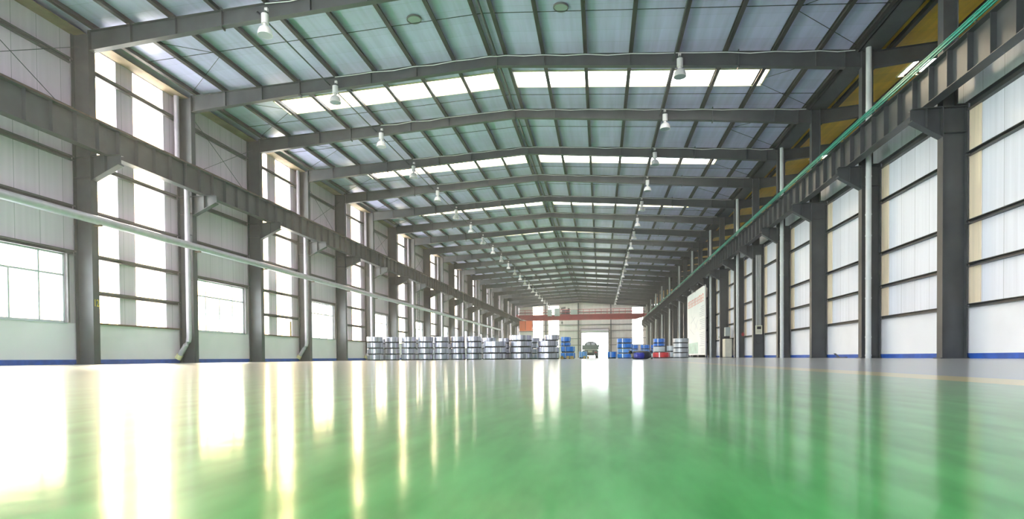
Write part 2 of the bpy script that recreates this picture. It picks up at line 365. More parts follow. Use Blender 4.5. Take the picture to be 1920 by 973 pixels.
for x in (-14.1, -5.6, 2.75):
    MB().box(x - .16, x + .16, YE - .50, YE - .47, 0, top_z(x)).box(x - .012, x + .012, YE - .47, YE - .2, 0, top_z(x)).box(x - .16, x + .16, YE - .21, YE - .18, 0, top_z(x)).build('wind_column', STEEL, wall_end)
for i, a in enumerate(EW):
    n += 1; fr = MB(); fr.box(a[0], a[0] + .05, YE - .01, YE + .1, a[2], a[3]).box(a[1] - .05, a[1], YE - .01, YE + .1, a[2], a[3]).box(a[0], a[1], YE - .01, YE + .1, a[3] - .05, a[3])
    o = struct('window_%d' % n, fr, P_END, ['left-hand tall daylight strip in the far end wall', 'middle tall daylight strip in the far end wall beside the left one', 'right-hand tall daylight strip in the far end wall'][i], 'window')
    MB().box(a[0] + .05, a[1] - .05, YE + .03, YE + .05, a[2], a[3] - .05).build('pane', FRP, o)
d = MB(); d.box(DX0 - .28, DX0, YE - .35, YE + .1, 0, DZ + .9).box(DX1, DX1 + .28, YE - .35, YE + .1, 0, DZ + .9).box(DX0, DX1, YE - .30, YE + .1, DZ, DZ + .55)
o = struct('door_1', d, STEEL2, 'open roller doorway in the far end wall, bright daylight beyond', 'door')
MB().tube([(DX0 - .1, YE - .45, DZ + .55), (DX1 + .1, YE - .45, DZ + .55)], .34, 16).build('shutter_roll', GALV, o)
MB().box(DX0 - .3, DX1 + .3, YE - .5, YE - .3, DZ + 1.0, DZ + 1.15).build('lintel_beam', STEEL2, o)
# near end behind the camera; opening added to throw fill light on columns
e = MB(); ox0, ox1, oz = -20, -5, 11
for a in ((WL - .3, ox0, 0), (ox0, ox1, oz), (ox1, 12.3, 0)):
    tz = [(x, roof_z(x) + .1) for x in ([a[0], XR, a[1]] if a[0] < XR < a[1] else [a[0], a[1]])]
    e.xz([(a[0], a[2]), (a[1], a[2])] + tz[::-1], YN - .12, YN)
struct('wall_near', e, P_END, 'near end wall behind the camera with an added opening for fill light', 'wall')

# ---------------------------------------------------------------- roof
SKX0, SKX1, SKA, SKB = -17.2, 8.0, 1.92, 3.68
SKY_BAYS = [k for k in range(-1, K1) if k % 2 == 1]
def slope(mb, x0, x1, y0, y1, t0=0, t1=.07, zf=roof_z):
    mb.add([(x, y, zf(x) + t) for t in (t0, t1) for y in (y0, y1) for x in (x0, x1)], [(0, 2, 3, 1), (4, 5, 7, 6), (0, 1, 5, 4), (2, 6, 7, 3), (0, 4, 6, 2), (1, 3, 7, 5)])
c = MB(); XE0, XE1 = WL - .35, 12.0
ycut = YN - .2
for k in SKY_BAYS:
    a, b2 = FY(k) + SKA, FY(k) + SKB
    slope(c, XE0, XR, ycut, a); slope(c, XR, XE1, ycut, a)
    slope(c, XE0, SKX0, a, b2); slope(c, XR - .45, XR, a, b2); slope(c, XR, XR + .45, a, b2); slope(c, SKX1, XE1, a, b2); ycut = b2
slope(c, XE0, XR, ycut, YE + .2); slope(c, XR, XE1, ycut, YE + .2)
ceiling = struct('ceiling', c, P_ROOF, 'underside of the pitched sheet roof, bluish grey', 'ceiling')
for i, k in enumerate(SKY_BAYS):
    for s, (x0, x1) in enumerate(((SKX0, XR - .45), (XR + .45, SKX1))):
        n += 1; a, b2 = FY(k) + SKA, FY(k) + SKB
        fr = MB(); slope(fr, x0, x1, a, a + .05, -.06, .07); slope(fr, x0, x1, b2 - .05, b2, -.06, .07); slope(fr, x0, x0 + .05, a, b2, -.06, .07); slope(fr, x1 - .05, x1, a, b2, -.06, .07)
        o = struct('window_%d' % n, fr, CREAM, '%s skylight strip in the %s roof slope' % (('near hidden' if i == 0 else ORD[i - 1]), ('left', 'right')[s]), 'skylight')
        p = MB(); slope(p, x0 + .05, x1 - .05, a + .05, b2 - .05, .02, .035); p.build('pane', FRP, o)
        portal(((x0 + x1) / 2, (a + b2) / 2, roof_z((x0 + x1) / 2) + .35), (0, 0, 0), x1 - x0, b2 - a)
# valley gutter over the right column row
g = MB(); g.box(11.02, 11.9, YN, YE - .3, 13.14, 13.18).box(11.02, 11.06, YN, YE - .3, 13.14, 13.36).box(11.86, 11.9, YN, YE - .3, 13.14, 13.36)
tag(g.build('valley_gutter', STEEL), 'long dark valley gutter above the right column row', 'gutter')
# neighbouring hall, its roof seen over the right runway
def nz_(x): return 13.42 + (x - 12.0) * .07 if x < 28 else 14.54 - (x - 28) * .07
c = MB(); ycut = YN - .2
for k in SKY_BAYS:
    a, b2 = FY(k) + SKA, FY(k) + SKB
    slope(c, 12, 28, ycut, a, zf=nz_); slope(c, 12, 14.2, a, b2, zf=nz_); slope(c, 27.5, 28, a, b2, zf=nz_); ycut = b2
slope(c, 12, 28, ycut, YE + .2, zf=nz_); slope(c, 28, 44.5, YN - .2, YE + .2, zf=nz_)
struct('ceiling_neighbour', c, P_ROOF2, 'yellowish underside of the neighbouring hall roof', 'ceiling')
for i, k in enumerate(SKY_BAYS):
    n += 1; a, b2 = FY(k) + SKA, FY(k) + SKB
    fr = MB(); slope(fr, 14.2, 27.5, a, a + .05, -.06, .07, nz_); slope(fr, 14.2, 27.5, b2 - .05, b2, -.06, .07, nz_); slope(fr, 14.2, 14.25, a, b2, -.06, .07, nz_)
    o = struct('window_%d' % n, fr, CREAM, '%s skylight in the yellowish roof of the neighbouring hall' % ('near hidden' if i == 0 else ORD[i - 1]), 'skylight')
    p = MB(); slope(p, 14.25, 27.5, a + .05, b2 - .05, .02, .035, nz_); p.build('pane', FRP, o)
struct('wall_neighbour_right', MB().box(44.3, 44.5, YN, YE, 0, 13.2), P_END, 'outer side wall of the neighbouring hall', 'wall')
struct('wall_neighbour_far', MB().box(12.35, 44.5, YE + .02, YE + .15, 0, 13.3), P_END, 'far end wall of the neighbouring hall', 'wall')
struct('wall_neighbour_near', MB().box(12.35, 44.5, YN - .15, YN - .02, 0, 13.3), P_END, 'near end wall of the neighbouring hall', 'wall')

# ---------------------------------------------------------------- columns
def h_shaft(s, d, z0, z1, w_=.16):
    m = MB()
    m.box(0, s * .028, -w_, w_, z0, z1); m.box(s * (d - .028), s * d, -w_, w_, z0, z1); m.box(s * .028, s * (d - .028), -.011, .011, z0, z1); return m
def make_column(side):
    s = -1 if side == 'left' else 1; X = LX if s < 0 else RX; zb = 8.50 if s < 0 else 8.24; ln = 1.26 if s < 0 else .92
    t = thing('steel_column', '', 'column', (X, FY(K0), 0))
    if s < 0:
        h_shaft(s, .83, .03, 13.50).build('shaft', STEEL, t)
    else:
        h_shaft(s, .75, .03, zb + .03).build('shaft', STEEL, t)
        h_shaft(s, .45, zb + .03, 13.13).build('upper_shaft', STEEL, t)
        MB().box(s * .45, s * .75, -.15, .15, zb + .031, zb + .06).build('cap_plate', STEEL, t)
    d = .83 if s < 0 else .75
    MB().box(-s * .08, s * (d + .05), -.22, .22, 0, .03).build('base_plate', STEEL, t)
    for z in (zb - .85, zb - .02):
        MB().box(s * .028, s * (d - .028), -.15, .15, z - .012, z + .012).build('stiffener', STEEL, t)
    c = MB()   # tapered bracket: web, top and bottom flanges
    c.xz([(0, zb - .97), (0, zb - .02), (-s * ln, zb - .02), (-s * ln, zb - .40)], -.01, .01)
    c.box(0, -s * ln, -.15, .15, zb - .02, zb)
    c.xz([(0, zb - .99), (0, zb - .96), (-s * ln, zb - .39), (-s * ln, zb - .42)], -.15, .15)
    xw = .62 if s < 0 else .45
    c.box(-s * (xw - .01), -s * (xw + .01), -.14, .14, zb - .97 + xw / ln * .57, zb - .02)
    c.build('bracket', STEEL, t)
    return t
for side in ('left', 'right'):
    proto = make_column(side); other = 'left wall' if side == 'left' else 'right wall'
    for k in range(K0, K1):
        pipe = 'with a downpipe, ' if k % 2 == 1 else 'without a downpipe, '
        lab = 'dark grey steel column on the %s side %s%s' % (side, pipe, nth(k))
        t = proto if k == K0 else dup(proto, (proto.location.x, FY(k), 0), lab)
        t['label'] = lab; t['group'] = 'steel columns along the ' + other
        if side == 'left' and k == 0:
            cu = bpy.data.curves.new('painted_number', 'FONT'); cu.body = '12'; cu.size = .42; cu.align_x = 'CENTER'; cu.extrude = .002; cu.materials.append(YELLOWP)
            o = bpy.data.objects.new('painted_number', cu); COL.objects.link(o); o.parent = t; o.location = (.004, 0, 2.38); o.rotation_euler = (PI / 2, 0, PI / 2); o.scale = (.62, 1, 1)

# ---------------------------------------------------------------- rafters
def seg_beam(pts_top, pts_bot, depth_w=.13, tf=.016):
    m = MB(); n_ = len(pts_top)
    m.xz(pts_bot + pts_top[::-1], -.007, .007)
    for pts, sg in ((pts_top, -1), (pts_bot, 1)):
        for (xa, za), (xb, zb) in zip(pts, pts[1:]): m.xz([(xa, za), (xb, zb), (xb, zb + sg * tf), (xa, za + sg * tf)], -depth_w, depth_w)
    return m
RL_T = [(LX - .02, top_z(LX)), (-14.6, top_z(-14.6)), (XR, 14.30)]
RL_B = [(LX - .02, 12.76), (-14.6, 13.22), (XR, 13.81)]
RR_T = [(XR, 14.30), (6.0, top_z(6.0)), (RX, top_z(RX))]
RR_B = [(XR, 13.81), (6.0, 12.94), (RX, 12.44)]
def bot_z(x):
    for P in (RL_B, RR_B):
        for (xa, za), (xb, zb) in zip(P, P[1:]):
            if xa <= x <= xb: return za + (zb - za) * (x - xa) / (xb - xa)
raf = thing('roof_rafter', '', 'rafter', (0, FY(K0), 0))
seg_beam(RL_T, RL_B).build('left_beam', STEEL, raf); seg_beam(RR_T, RR_B).build('right_beam', STEEL, raf)
for x in (-14.6, 6.1, XR):
    zt, zb = top_z(x), bot_z(x)
    MB().xz([(x - .02, zb - .09), (x + .02, zb - .09), (x + .02, zt + .09), (x - .02, zt + .09)], -.13, .13).build('splice_plate', STEEL, raf)
for x in (-18.6, -16.6, -10.9, -8.6, -2.5, 1.4, 9.3):
    MB().box(x - .008, x + .008, -.12, .12, bot_z(x) + .01, top_z(x) - .01).build('stiffener', STEEL, raf)
for x in (LX + .35, RX - .35):
    zt, zb = top_z(x), bot_z(x)
    MB().box(x - .4 + (.1 if x > 0 else 0), x - .38 + (.1 if x > 0 else 0), -.13, .13, zb, zt).build('end_plate', STEEL, raf)
for k in range(K0, K1):
    lab = 'shallow pitched steel roof rafter spanning the hall, %s' % nth(k)
    t = raf if k == K0 else dup(raf, (0, FY(k), 0), lab)
    t['label'] = lab; t['group'] = 'roof rafters of the main hall'
nproto = None
for k in range(K0, 16):
    lab = 'dark rafter of the neighbouring hall above the right wall, %s' % nth(k)
    if nproto is None:
        m = seg_beam([(11.57, 13.13), (11.95, 13.13), (17, 13.50), (28, 14.27)], [(11.57, 12.42), (11.95, 12.46), (17, 12.98), (28, 13.75)])
        nproto = m.build('neighbour_rafter', STEEL, None, (0, FY(k), 0)); o = nproto
    else:
        o = nproto.copy(); COL.objects.link(o); o.location = (0, FY(k), 0)
    tag(o, lab, 'rafter', 'rafters of the neighbouring hall')

# ---------------------------------------------------------------- purlins
PX = [-20.25, -18.66, -16.80, -14.80, -12.72, -10.74, -8.74, -6.78, -5.05, -4.30, -2.54, -.60, 1.44, 3.47, 5.56, 7.60, 9.45, 10.85]
def purlin(x, zf, L0=YN, L1=YE):
    m = MB(); z = zf(x); s = 1
    m.box(x - .01, x + .01, L0, L1, z - .235, z - .015)
    m.box(x - .085, x + .085, L0, L1, z - .235, z - .22).box(x - .075, x, L0, L1, z - .03, z - .015).box(x + .07, x + .085, L0, L1, z - .22, z - .19)
    return m
for i, x in enumerate(PX):
    sd_ = 'left' if x < XR else 'right'; j = (i if i < 9 else i - 9) 
    order = ['first', 'second', 'third', 'fourth', 'fifth', 'sixth', 'seventh', 'eighth', 'ninth']
    lab = ('long steel roof purlin on the left slope, %s counted from the left eave' % order[i]) if i < 9 else ('long steel roof purlin on the right slope, %s counted from the ridge' % order[i - 9])
    tag(purlin(x, roof_z).build('roof_purlin', PURL), lab, 'purlin', 'roof purlins of the main hall')
for i, x in enumerate((12.4, 14.6, 16.9, 19.2, 21.5)):
    tag(purlin(x, nz_).build('neighbour_purlin', PURL), 'purlin under the yellowish neighbouring roof, %s from the valley gutter' % ORD[i].replace('nearest', 'first'), 'purlin', 'purlins of the neighbouring hall')
# conduits that carry the lamp wiring along the hall
for x, nm in ((-13.05, 'left'), (3.30, 'right')):
    tag(MB().tube([(x, FY(0) - .2, top_z(x) - .03 - .3), (x, YE, top_z(x) - .03 - .3)], .032, 8).build('wiring_conduit', STEEL), 'thin dark conduit running along the %s row of roof lamps' % nm, 'conduit')
tag(MB().tube([(XR, FY(0), 14.30 - .02), (XR, YE, 14.28)], .05, 8).build('ridge_pipe', STEEL), 'dark pipe running along under the roof ridge', 'pipe')
# sag rods
for k in range(0, 20):
    y = FY(k) + (2.75 if k % 2 == 0 else 1.7 - .25)
    if k % 2 == 1: y = FY(k) + 4.35
    tag(MB().tube([(PX[0], y, roof_z(PX[0]) - .12), (XR, y, roof_z(XR) - .12), (PX[-1], y, roof_z(PX[-1]) - .12)], .014, 6).build('sag_rod', BLACK),
        'thin sag rod across the purlins in the roof bay beyond rafter %s' % ORD[k].replace('nearest', 'first'), 'rod', 'sag rods under the roof')
# eave bracing rods
for k in range(0, 8):
    y = FY(k)
    for x0, x1, sdn in ((PX[0], PX[2], 'left'), (PX[-1], PX[-3], 'right')):
        m = MB(); m.tube([(x0, y + .3, roof_z(x0) - .13), (x1, y + 2.9, roof_z(x1) - .13)], .012, 6); m.tube([(x0, y + 5.7, roof_z(x0) - .15), (x1, y + 3.0, roof_z(x1) - .15)], .012, 6)
        tag(m.build('roof_bracing', BLACK), 'thin diagonal bracing rods by the %s eave, roof bay beyond rafter %s' % (sdn, ORD[k].replace('nearest', 'first')), 'bracing', 'eave bracing rods')
for k in (-1, 1, 3, 5, 7):
    y = FY(k); m = MB(); x = LX - .42
    m.tube([(x, y + .2, 12.9), (x, y + 5.8, 9.7)], .014, 6); m.tube([(x + .03, y + 5.8, 12.9), (x + .03, y + .2, 9.7)], .014, 6)
    tag(m.build('wall_bracing', STEEL), 'crossed thin bracing rods high on the left wall, %s braced bay' % ORD[(k + 1) // 2], 'bracing', 'left wall bracing rods')
# white wire along each rafter
for k in range(0, 12):
    random.seed(k); y = FY(k) - .145; pts = []
    xs = [PX[j] for j in range(4, 18)]
    for j, x in enumerate(xs):
        pts.append((x, y, top_z(x) - .05 - .0))
        if j < len(xs) - 1:
            xm = (x + xs[j + 1]) / 2; pts.append((xm, y - .0, top_z(xm) - .05 - random.uniform(.01, .07)))
    tag(MB().tube(pts, .018, 5).build('rafter_wire', WIRE), 'pale sagging wire clipped along the rafter %s' % nth(k), 'wire', 'pale wires on the rafters')
# round vents
for i, (x, y) in enumerate(((-7.65, FY(0) + 2.62), (-1.5, FY(0) + 2.62))):
    t = thing('roof_vent', 'round grey vent disc in the roof sheet, %s of the two' % ('left', 'right')[i], 'vent', (x, y, roof_z(x) - .05), 'round roof vents')
    sl_ = .046 if x < XR else -.07
    o = MB().lathe([(0, 0), (.27, 0), (.27, .05), (0, .05)], 24).build('vent_disc', CGREY, t); o.rotation_euler = (0, -math.atan(sl_), 0)
    o = MB().lathe([(.27, -.02), (.31, -.02), (.31, .05), (.27, .05)], 24, closed=True).build('vent_rim', STEEL2, t); o.rotation_euler = (0, -math.atan(sl_), 0)

# ---------------------------------------------------------------- lamps
def make_lamp():
    t = thing('high_bay_lamp', '', 'lamp')
    MB().tube([(0, 0, .44), (0, 0, .80)], .135, 20).build('ballast_housing', WHITEMETAL, t)
    MB().lathe([(.0, .44), (.075, .44), (.075, .34), (.09, .34), (.09, .31), (0, .31)], 20).build('neck', WHITEMETAL, t)
    MB().lathe([(.09, .33), (.15, .315), (.21, .26), (.25, .18), (.268, .08), (.275, 0), (.262, 0), (.255, .08), (.23, .17), (.18, .25), (.12, .30), (.09, .31)], 28, closed=True).build('reflector', WHITEMETAL, t)
    MB().lathe([(0, .02), (.2, .02), (.262, .012), (.262, .004), (0, .004)], 24).build('lens', LENS, t)
    MB().box(-.012, .012, .0, .20, .80, .825).box(-.012, .012, -.012, .012, .80, .96).box(-.012, .012, 0, .20, .94, .96).build('hanger', STEEL, t)
    MB().box(-.06, .06, .06, .16, .98, 1.1).build('junction_box', WHITEMETAL, t)
    return t
lp = make_lamp(); first = True
for x, nm in ((-12.62, 'left'), (3.56, 'right')):
    for k in range(0, K1):
        lab = 'bell shaped white roof lamp in the %s row, %s' % (nm, nth(k))
        loc = (x, FY(k) - .33, 12.55 if x < 0 else 12.52)
        if first: t = lp; t.location = loc; first = False
        else: t = dup(lp, loc, lab)
        t['label'] = lab; t['group'] = 'roof lamps in the %s row' % nm

# ---------------------------------------------------------------- crane runways
def make_runway(side):
    s = -1 if side == 'left' else 1; X = -19.87 if s < 0 else 10.66; zb = 8.50 if s < 0 else 8.24; H = 1.17
    t = thing('runway_beam', '', 'crane runway', (X, FY(K0), zb))
    m = MB(); m.box(-.18, .18, 0, 6, 0, .02).box(-.20, .20, 0, 6, H - .02, H).box(-.007, .007, 0, 6, .02, H - .02)
    m.build('beam', STEEL, t); st = None
    for j in range(6):
        y = .47 + j
        if st is None: st = MB().box(-.17, -.007, -.006, .006, .02, H - .02).box(.007, .17, -.006, .006, .02, H - .02).build('stiffener', STEEL, t, (0, y, 0))
        else:
            c = st.copy(); COL.objects.link(c); c.parent = t; c.location = (0, y, 0)
    MB().box(-.05, .05, 0, 6, H, H + .015).box(-.012, .012, 0, 6, H, H + .11).box(-.035, .035, 0, 6, H + .09, H + .13).build('rail', RUST, t)
    return t, X, zb
for side in ('left', 'right'):
    pr, X, zb = make_runway(side)
    for k in range(K0, K1):
        lab = 'crane runway beam span on the %s side starting at column %s' % (side, 'outside the frame' if k < 0 else nth(k))
        t = pr if k == K0 else dup(pr, (X, FY(k), zb), lab)
        t['label'] = lab; t['group'] = 'runway beam spans on the %s side' % side
# green conductor bars on the right runway
cb = thing('conductor_bars', 'bundle of green crane power bars along the right runway beam', 'conductor bars', (10.40, FY(K0), 9.445))
for i, (dx, dz) in enumerate(((.0, .02), (-.03, .08), (.0, .14), (.0, .20))):
    MB().box(dx - .018, dx + .018, 0, YE - FY(K0) - 1, dz - .018, dz + .018).build('bar', GREENBAR, cb)
b0 = None
for j in range(0, 46):
    y = 3.0 + j * 3.0
    if b0 is None:
        b0 = MB().box(.02, .20, -.03, .03, -.03, .01).box(.03, .06, -.03, .03, 0, .22).build('support', RUST, cb, (0, y, 0)); ins = MB().box(.0, .03, -.035, .035, 0, .22).build('insulator', CREAM, b0)
    else:
        c = b0.copy(); COL.objects.link(c); c.parent = cb; c.location = (0, y, 0); c2 = ins.copy(); COL.objects.link(c2); c2.parent = c

# ---------------------------------------------------------------- pipes
mp_ = thing('wall_pipe', 'long grey pipe running along the left column row below the runway', 'pipe', (-20.265, YN, 5.88))
MB().tube([(0, 0, 0), (0, 118 - YN, 0)], .175, 18).build('pipe_run', GALV, mp_)
for k in range(K0, 17):
    MB().box(-.21, .10, FY(k) - YN - .05, FY(k) - YN + .05, -.235, -.17).build('support', RUST, mp_)
def dp_left():
    t = thing('downpipe', '', 'downpipe', (0, FY(1) - .36, 0)); r = .125
    MB().tube([(-21.12, 0, 13.49), (-21.12, 0, 9.75), (-21.08, 0, 9.6), (-20.66, 0, 8.95), (-20.62, 0, 8.75), (-20.62, 0, 1.28), (-20.66, 0, 1.10), (-20.8, 0, .92), (-21.22, 0, .30)], r, 14).build('pipe_run', GALV, t)
    MB().tube([(-21.14, 0, .42), (-21.27, 0, .22)], r + .03, 14).build('outlet', CREAM, t)
    for z in (1.9, 4.2, 6.5): MB().box(-20.70, -20.54, .08, .20, z - .02, z + .02).build('clamp', STEEL, t)
    return t
def dp_right():
    t = thing('downpipe', '', 'downpipe', (11.30, FY(1) - .36, 0))
    MB().tube([(0, 0, 0), (0, 0, 13.13)], .11, 16).build('pipe_run', PVC, t)
    for z in (.12, .9, 2.55, 3.4, 5.2, 6.1, 7.7, 10.5): MB().tube([(0, 0, z - .03), (0, 0, z + .03)], .125, 16).build('collar', PVC, t)
    for z in (1.2, 3.9, 7.0): MB().box(-.02, .02, .08, .20, z - .02, z + .02).build('clamp', STEEL, t)
    return t
for side, mk in (('left', dp_left), ('right', dp_right)):
    pr = mk()
    for k in range(1, K1, 2):
        lab = '%s downpipe on a %s column, %s such pipe' % ('silver elbowed' if side == 'left' else 'pale straight', side, nth((k - 1) // 2))
        t = pr if k == 1 else dup(pr, (pr.location.x, FY(k) - .36, 0), lab)
        t['label'] = lab; t['group'] = 'downpipes on the %s columns' % side

# ---------------------------------------------------------------- coils
def coil_proto(mt, strap=STRAPL):
    t = thing('steel_coil', '', 'coil')
    H = .43; b = MB().lathe([(.30, .075), (.488, .075), (.5, .088), (.5, H), (.49, H + .01), (.30, H + .01)], 40, closed=True).build('coil_body', mt, t)
    s0 = MB().box(.285, .30, -.02, .02, .065, H + .02).box(.5, .508, -.02, .02, .065, H + .02).box(.285, .508, -.02, .02, H + .01, H + .018).box(.285, .508, -.02, .02, .065, .075).mesh('binding_strap', strap)
    for j in range(5):
        o = bpy.data.objects.new('binding_strap', s0); COL.objects.link(o); o.parent = t; o.rotation_euler = (0, 0, 2 * PI * j / 5 - 1.9)
    for yy in (-.22, .22): MB().box(-.44, .44, yy - .05, yy + .05, 0, .075).build('shaded_bearer', BLACK, t)  # bearers coloured black to paint shade into the gaps between coils
    return t
PROT = {}
def coil(mt, D, x, y, z, label, group, h=1.0, rz=0):
    key = mt.name
    if key not in PROT: PROT[key] = coil_proto(mt); t = PROT[key]
    else: t = dup(PROT[key], (0, 0, 0), label)
    t.location = (x, y, z); t['label'] = label; t['group'] = group; t.scale = (D, D, h); t.rotation_euler = (0, 0, rz)
    return t
LV = {1: ['only'], 2: ['bottom', 'top'], 3: ['bottom', 'middle', 'top'], 4: ['bottom', 'second lowest', 'third lowest', 'top'], 5: ['bottom', 'second', 'middle', 'fourth', 'top']}
random.seed(5)
# name, x, y, diameters from the floor up
ROW = [('leftmost', -18.75, 47, [1.33] * 4), ('second from left', -17.72, 48.3, [1.2] * 4), ('third from left', -16.25, 48.3, [1.23] * 4), ('fourth from left', -14.75, 48.3, [1.27] * 4),
       ('fifth from left', -13.42, 48.6, [1.25] * 4), ('sixth from left', -12.08, 49, [1.24] * 4), ('seventh from left', -10.68, 49, [1.28] * 4)]
for nm, x, y, ds in ROW:
    for i, D in enumerate(ds):
        coil(COILM, D, x + random.uniform(-.03, .03), y, i * .5, 'silver steel coil, %s in the %s narrow stack by the left wall' % (LV[len(ds)][i], nm), 'silver coils in the narrow stacks', 1.08, random.uniform(-.3, .3))
BIG = [('left wide', -8.55, 47.3, [1.84] * 3), ('middle wide', -6.52, 48, [1.9, 1.88, 1.86, 1.86]), ('right wide', -4.25, 48, [1.82, 1.84, 1.72])]
for nm, x, y, ds in BIG:
    for i, D in enumerate(ds):
        coil(COILM, D, x, y, i * .5, 'silver steel coil, %s in the %s stack near the hall middle' % (LV[len(ds)][i], nm), 'silver coils in the wide stacks', 1.08, random.uniform(-.3, .3))
coil(COILM, 1.18, -3.92, 48, 1.5, 'small silver steel coil capping the right wide stack', 'silver coils in the wide stacks', 1.08)
BACK = [('first', -19.6, 52.5, [1.25] * 4), ('second', -17.4, 54, [1.25] * 4), ('third', -15.4, 54, [1.25] * 4), ('fourth', -13.6, 54, [1.25] * 3), ('fifth', -11.6, 54, [1.2] * 4), ('sixth', -10.12, 53, [1.2] * 4),
        ('seventh', -8.9, 55, [1.3] * 4), ('eighth', -7.7, 54, [1.2] * 4), ('ninth', -6.3, 55, [1.3] * 4), ('tenth', -5.0, 56, [1.3] * 4)]
for nm, x, y, ds in BACK:
    for i, D in enumerate(ds):
        coil(COILM, D, x, y, i * .5, 'silver steel coil, %s in the %s stack of the rear row' % (LV[len(ds)][i], nm), 'silver coils in the rear row', 1.08, random.uniform(-.3, .3))
# coloured wrapped coils
for i, D in enumerate([1.26, 1.24]): coil(BWRAP, D, -2.83, 52, i * .56, 'wide blue wrapped coil left of the doorway, %s one' % ('lower', 'upper')[i], 'blue wrapped coils left of the doorway', 1.2)
for i, D in enumerate([.86, .86]): coil(BWRAP, D, -3.02, 52, 1.12 + i * (.34 if i else 0), 'narrow blue wrapped coil on the left stack, %s one' % ('lower', 'upper')[i], 'blue wrapped coils left of the doorway', .72 + i * .35)
coil(BWRAP2, .82, -1.73, 60, 0, 'blue wrapped coil alone on the floor beside the grey truck', 'blue wrapped coils left of the doorway', 1.6)
for i, (D, mt, h) in enumerate(((1.30, BWRAP, .92), (1.26, BWRAP2, .88), (1.34, BWRAP, .95), (1.30, BWRAP, .95))):
    coil(mt, D, 2.12, 52, [0, .44, .86, 1.31][i], '%sblue wrapped coil, %s in the stack right of the doorway' % ('pale ' if mt is BWRAP2 else '', LV[4][i]), 'blue wrapped coils right of the doorway', h)
coil(BWRAP, .78, 1.02, 52.3, 0, 'single upright blue wrapped coil beside the right blue stack', 'blue wrapped coils right of the doorway', 1.35)
for nm, x, D in (('first', 3.73, .86), ('second', 4.89, .98), ('third', 5.9, .8)):
    for i in range(3): coil((WWRAP, BWRAP2, BWRAP)[i] , D, x, 66, i * .48, '%s wrapped coil, %s in the %s small stack at the rear right' % (('white', 'pale blue', 'blue')[i], LV[3][i], nm), 'small wrapped coils at the rear right', 1.05)
coil(RWRAP, 1.40, 5.03, 50, 0, 'red wrapped coil on the floor near the right columns', 'wrapped coils near the right columns', 1.08)
for i, (mt, h, z) in enumerate(((WWRAP, 1.08, .0), (WWRAP, 1.25, .50), (BWRAP, .62, 1.08), (BWRAP, .98, 1.37))):
    coil(mt, 1.06, 5.44, 56, z, '%s wrapped coil behind the red one, %s in its stack' % ('white' if i < 2 else 'blue', LV[4][i]), 'wrapped coils near the right columns', h)
for i in range(2): coil(WWRAP, .74, 6.50, 56, i * .57, 'small white wrapped coil left of the grey stack, %s one' % ('lower', 'upper')[i], 'wrapped coils near the right columns', 1.25)
GREYC = mat('dull_grey_reflection_streaks', (.50, .52, .55), .42, .5, .15, 3.0, (4, 4, .12))  # same painted reflection streaks, fainter, on duller metal
for i in range(4): coil(GREYC, 1.34, 7.14, 54, i * .44, 'dull grey steel coil, %s in the stack beside the signboard' % LV[4][i], 'grey coils beside the signboard', .96)
# loose timber at the foot of the stacks
random.seed(11)
for i, (x, y) in enumerate(((-3.9, 50.2), (-3.55, 49.9), (-3.25, 50.3), (-2.75, 50.4), (-2.4, 50.1), (-1.55, 58), (-1.2, 58.2))):
    m = MB(); zc = 0
    for j in range(3):
        a = random.uniform(.09, .15); m.box(-a, a, -.07 + .02 * j, .07, zc, zc + .085); zc += .085
    lab = ['leftmost', 'second', 'third', 'fourth', 'fifth', 'sixth', 'rightmost'][i]
    tag(m.build('timber_pile', WOOD, None, (x, y, 0)), 'small pile of pale timber blocks on the floor by the blue coils, %s pile' % lab, 'timber', 'timber piles by the blue coils').rotation_euler = (0, 0, random.uniform(-.5, .5))

# wrapped black and blue bundle
t = thing('wrapped_bundle', 'lumpy black wrapped bundle with shiny dark blue side lying on the floor', 'bundle', (2.22, 33, 0))
def lump(n1, n2, sx, sy, sz, seed, amp, cut=None):
    random.seed(seed); ph = [(random.uniform(0, 6.28), random.uniform(1, 4), random.uniform(1, 4)) for _ in range(7)]
    vs = []; fs = []
    for i in range(n1 + 1):
        th = PI * i / n1
        for j in range(n2):
            a = 2 * PI * j / n2
            r = 1 + amp * sum(math.sin(p[0] + p[1] * a * 1.0 // 1 * 0 + round(p[1]) * a + p[2] * th * 2) for p in ph) / 3
            x, y, z = [math.copysign(abs(c_) ** .6, c_) for c_ in (math.sin(th) * math.cos(a), math.sin(th) * math.sin(a), math.cos(th))]
            vs.append((sx * x * r, sy * y * r, max(0, sz + sz * z * r)))
    for i in range(n1):
        for j in range(n2): fs.append((i * n2 + j, i * n2 + (j + 1) % n2, (i + 1) * n2 + (j + 1) % n2, (i + 1) * n2 + j))
    return MB().add(vs, fs, True)
lump(18, 36, .54, .42, .235, 3, .05).build('black_wrap', KWRAP, t)
o = lump(16, 28, .30, .20, .18, 8, .04).build('blue_wrap', NAVY, t, (-.12, -.30, .02)); o['label'] = 'shiny dark blue film patch'
o = MB().tube([(-.50, -.1, .40), (-.62, -.12, .44), (-.66, -.1, .36), (-.55, -.08, .30)], .05, 8, [.07, .06, .05, .04]).build('tied_end', KWRAP, t)
MB().tube([(.5, -.1, .40), (.58, -.12, .44), (.62, -.1, .36)], .05, 8, [.07, .06, .03]).build('tied_end', KWRAP, t)
MB().tube([(.52, -.35, .06), (.60, -.37, .06)], .06, 10).build('loose_flap', KWRAP, t)

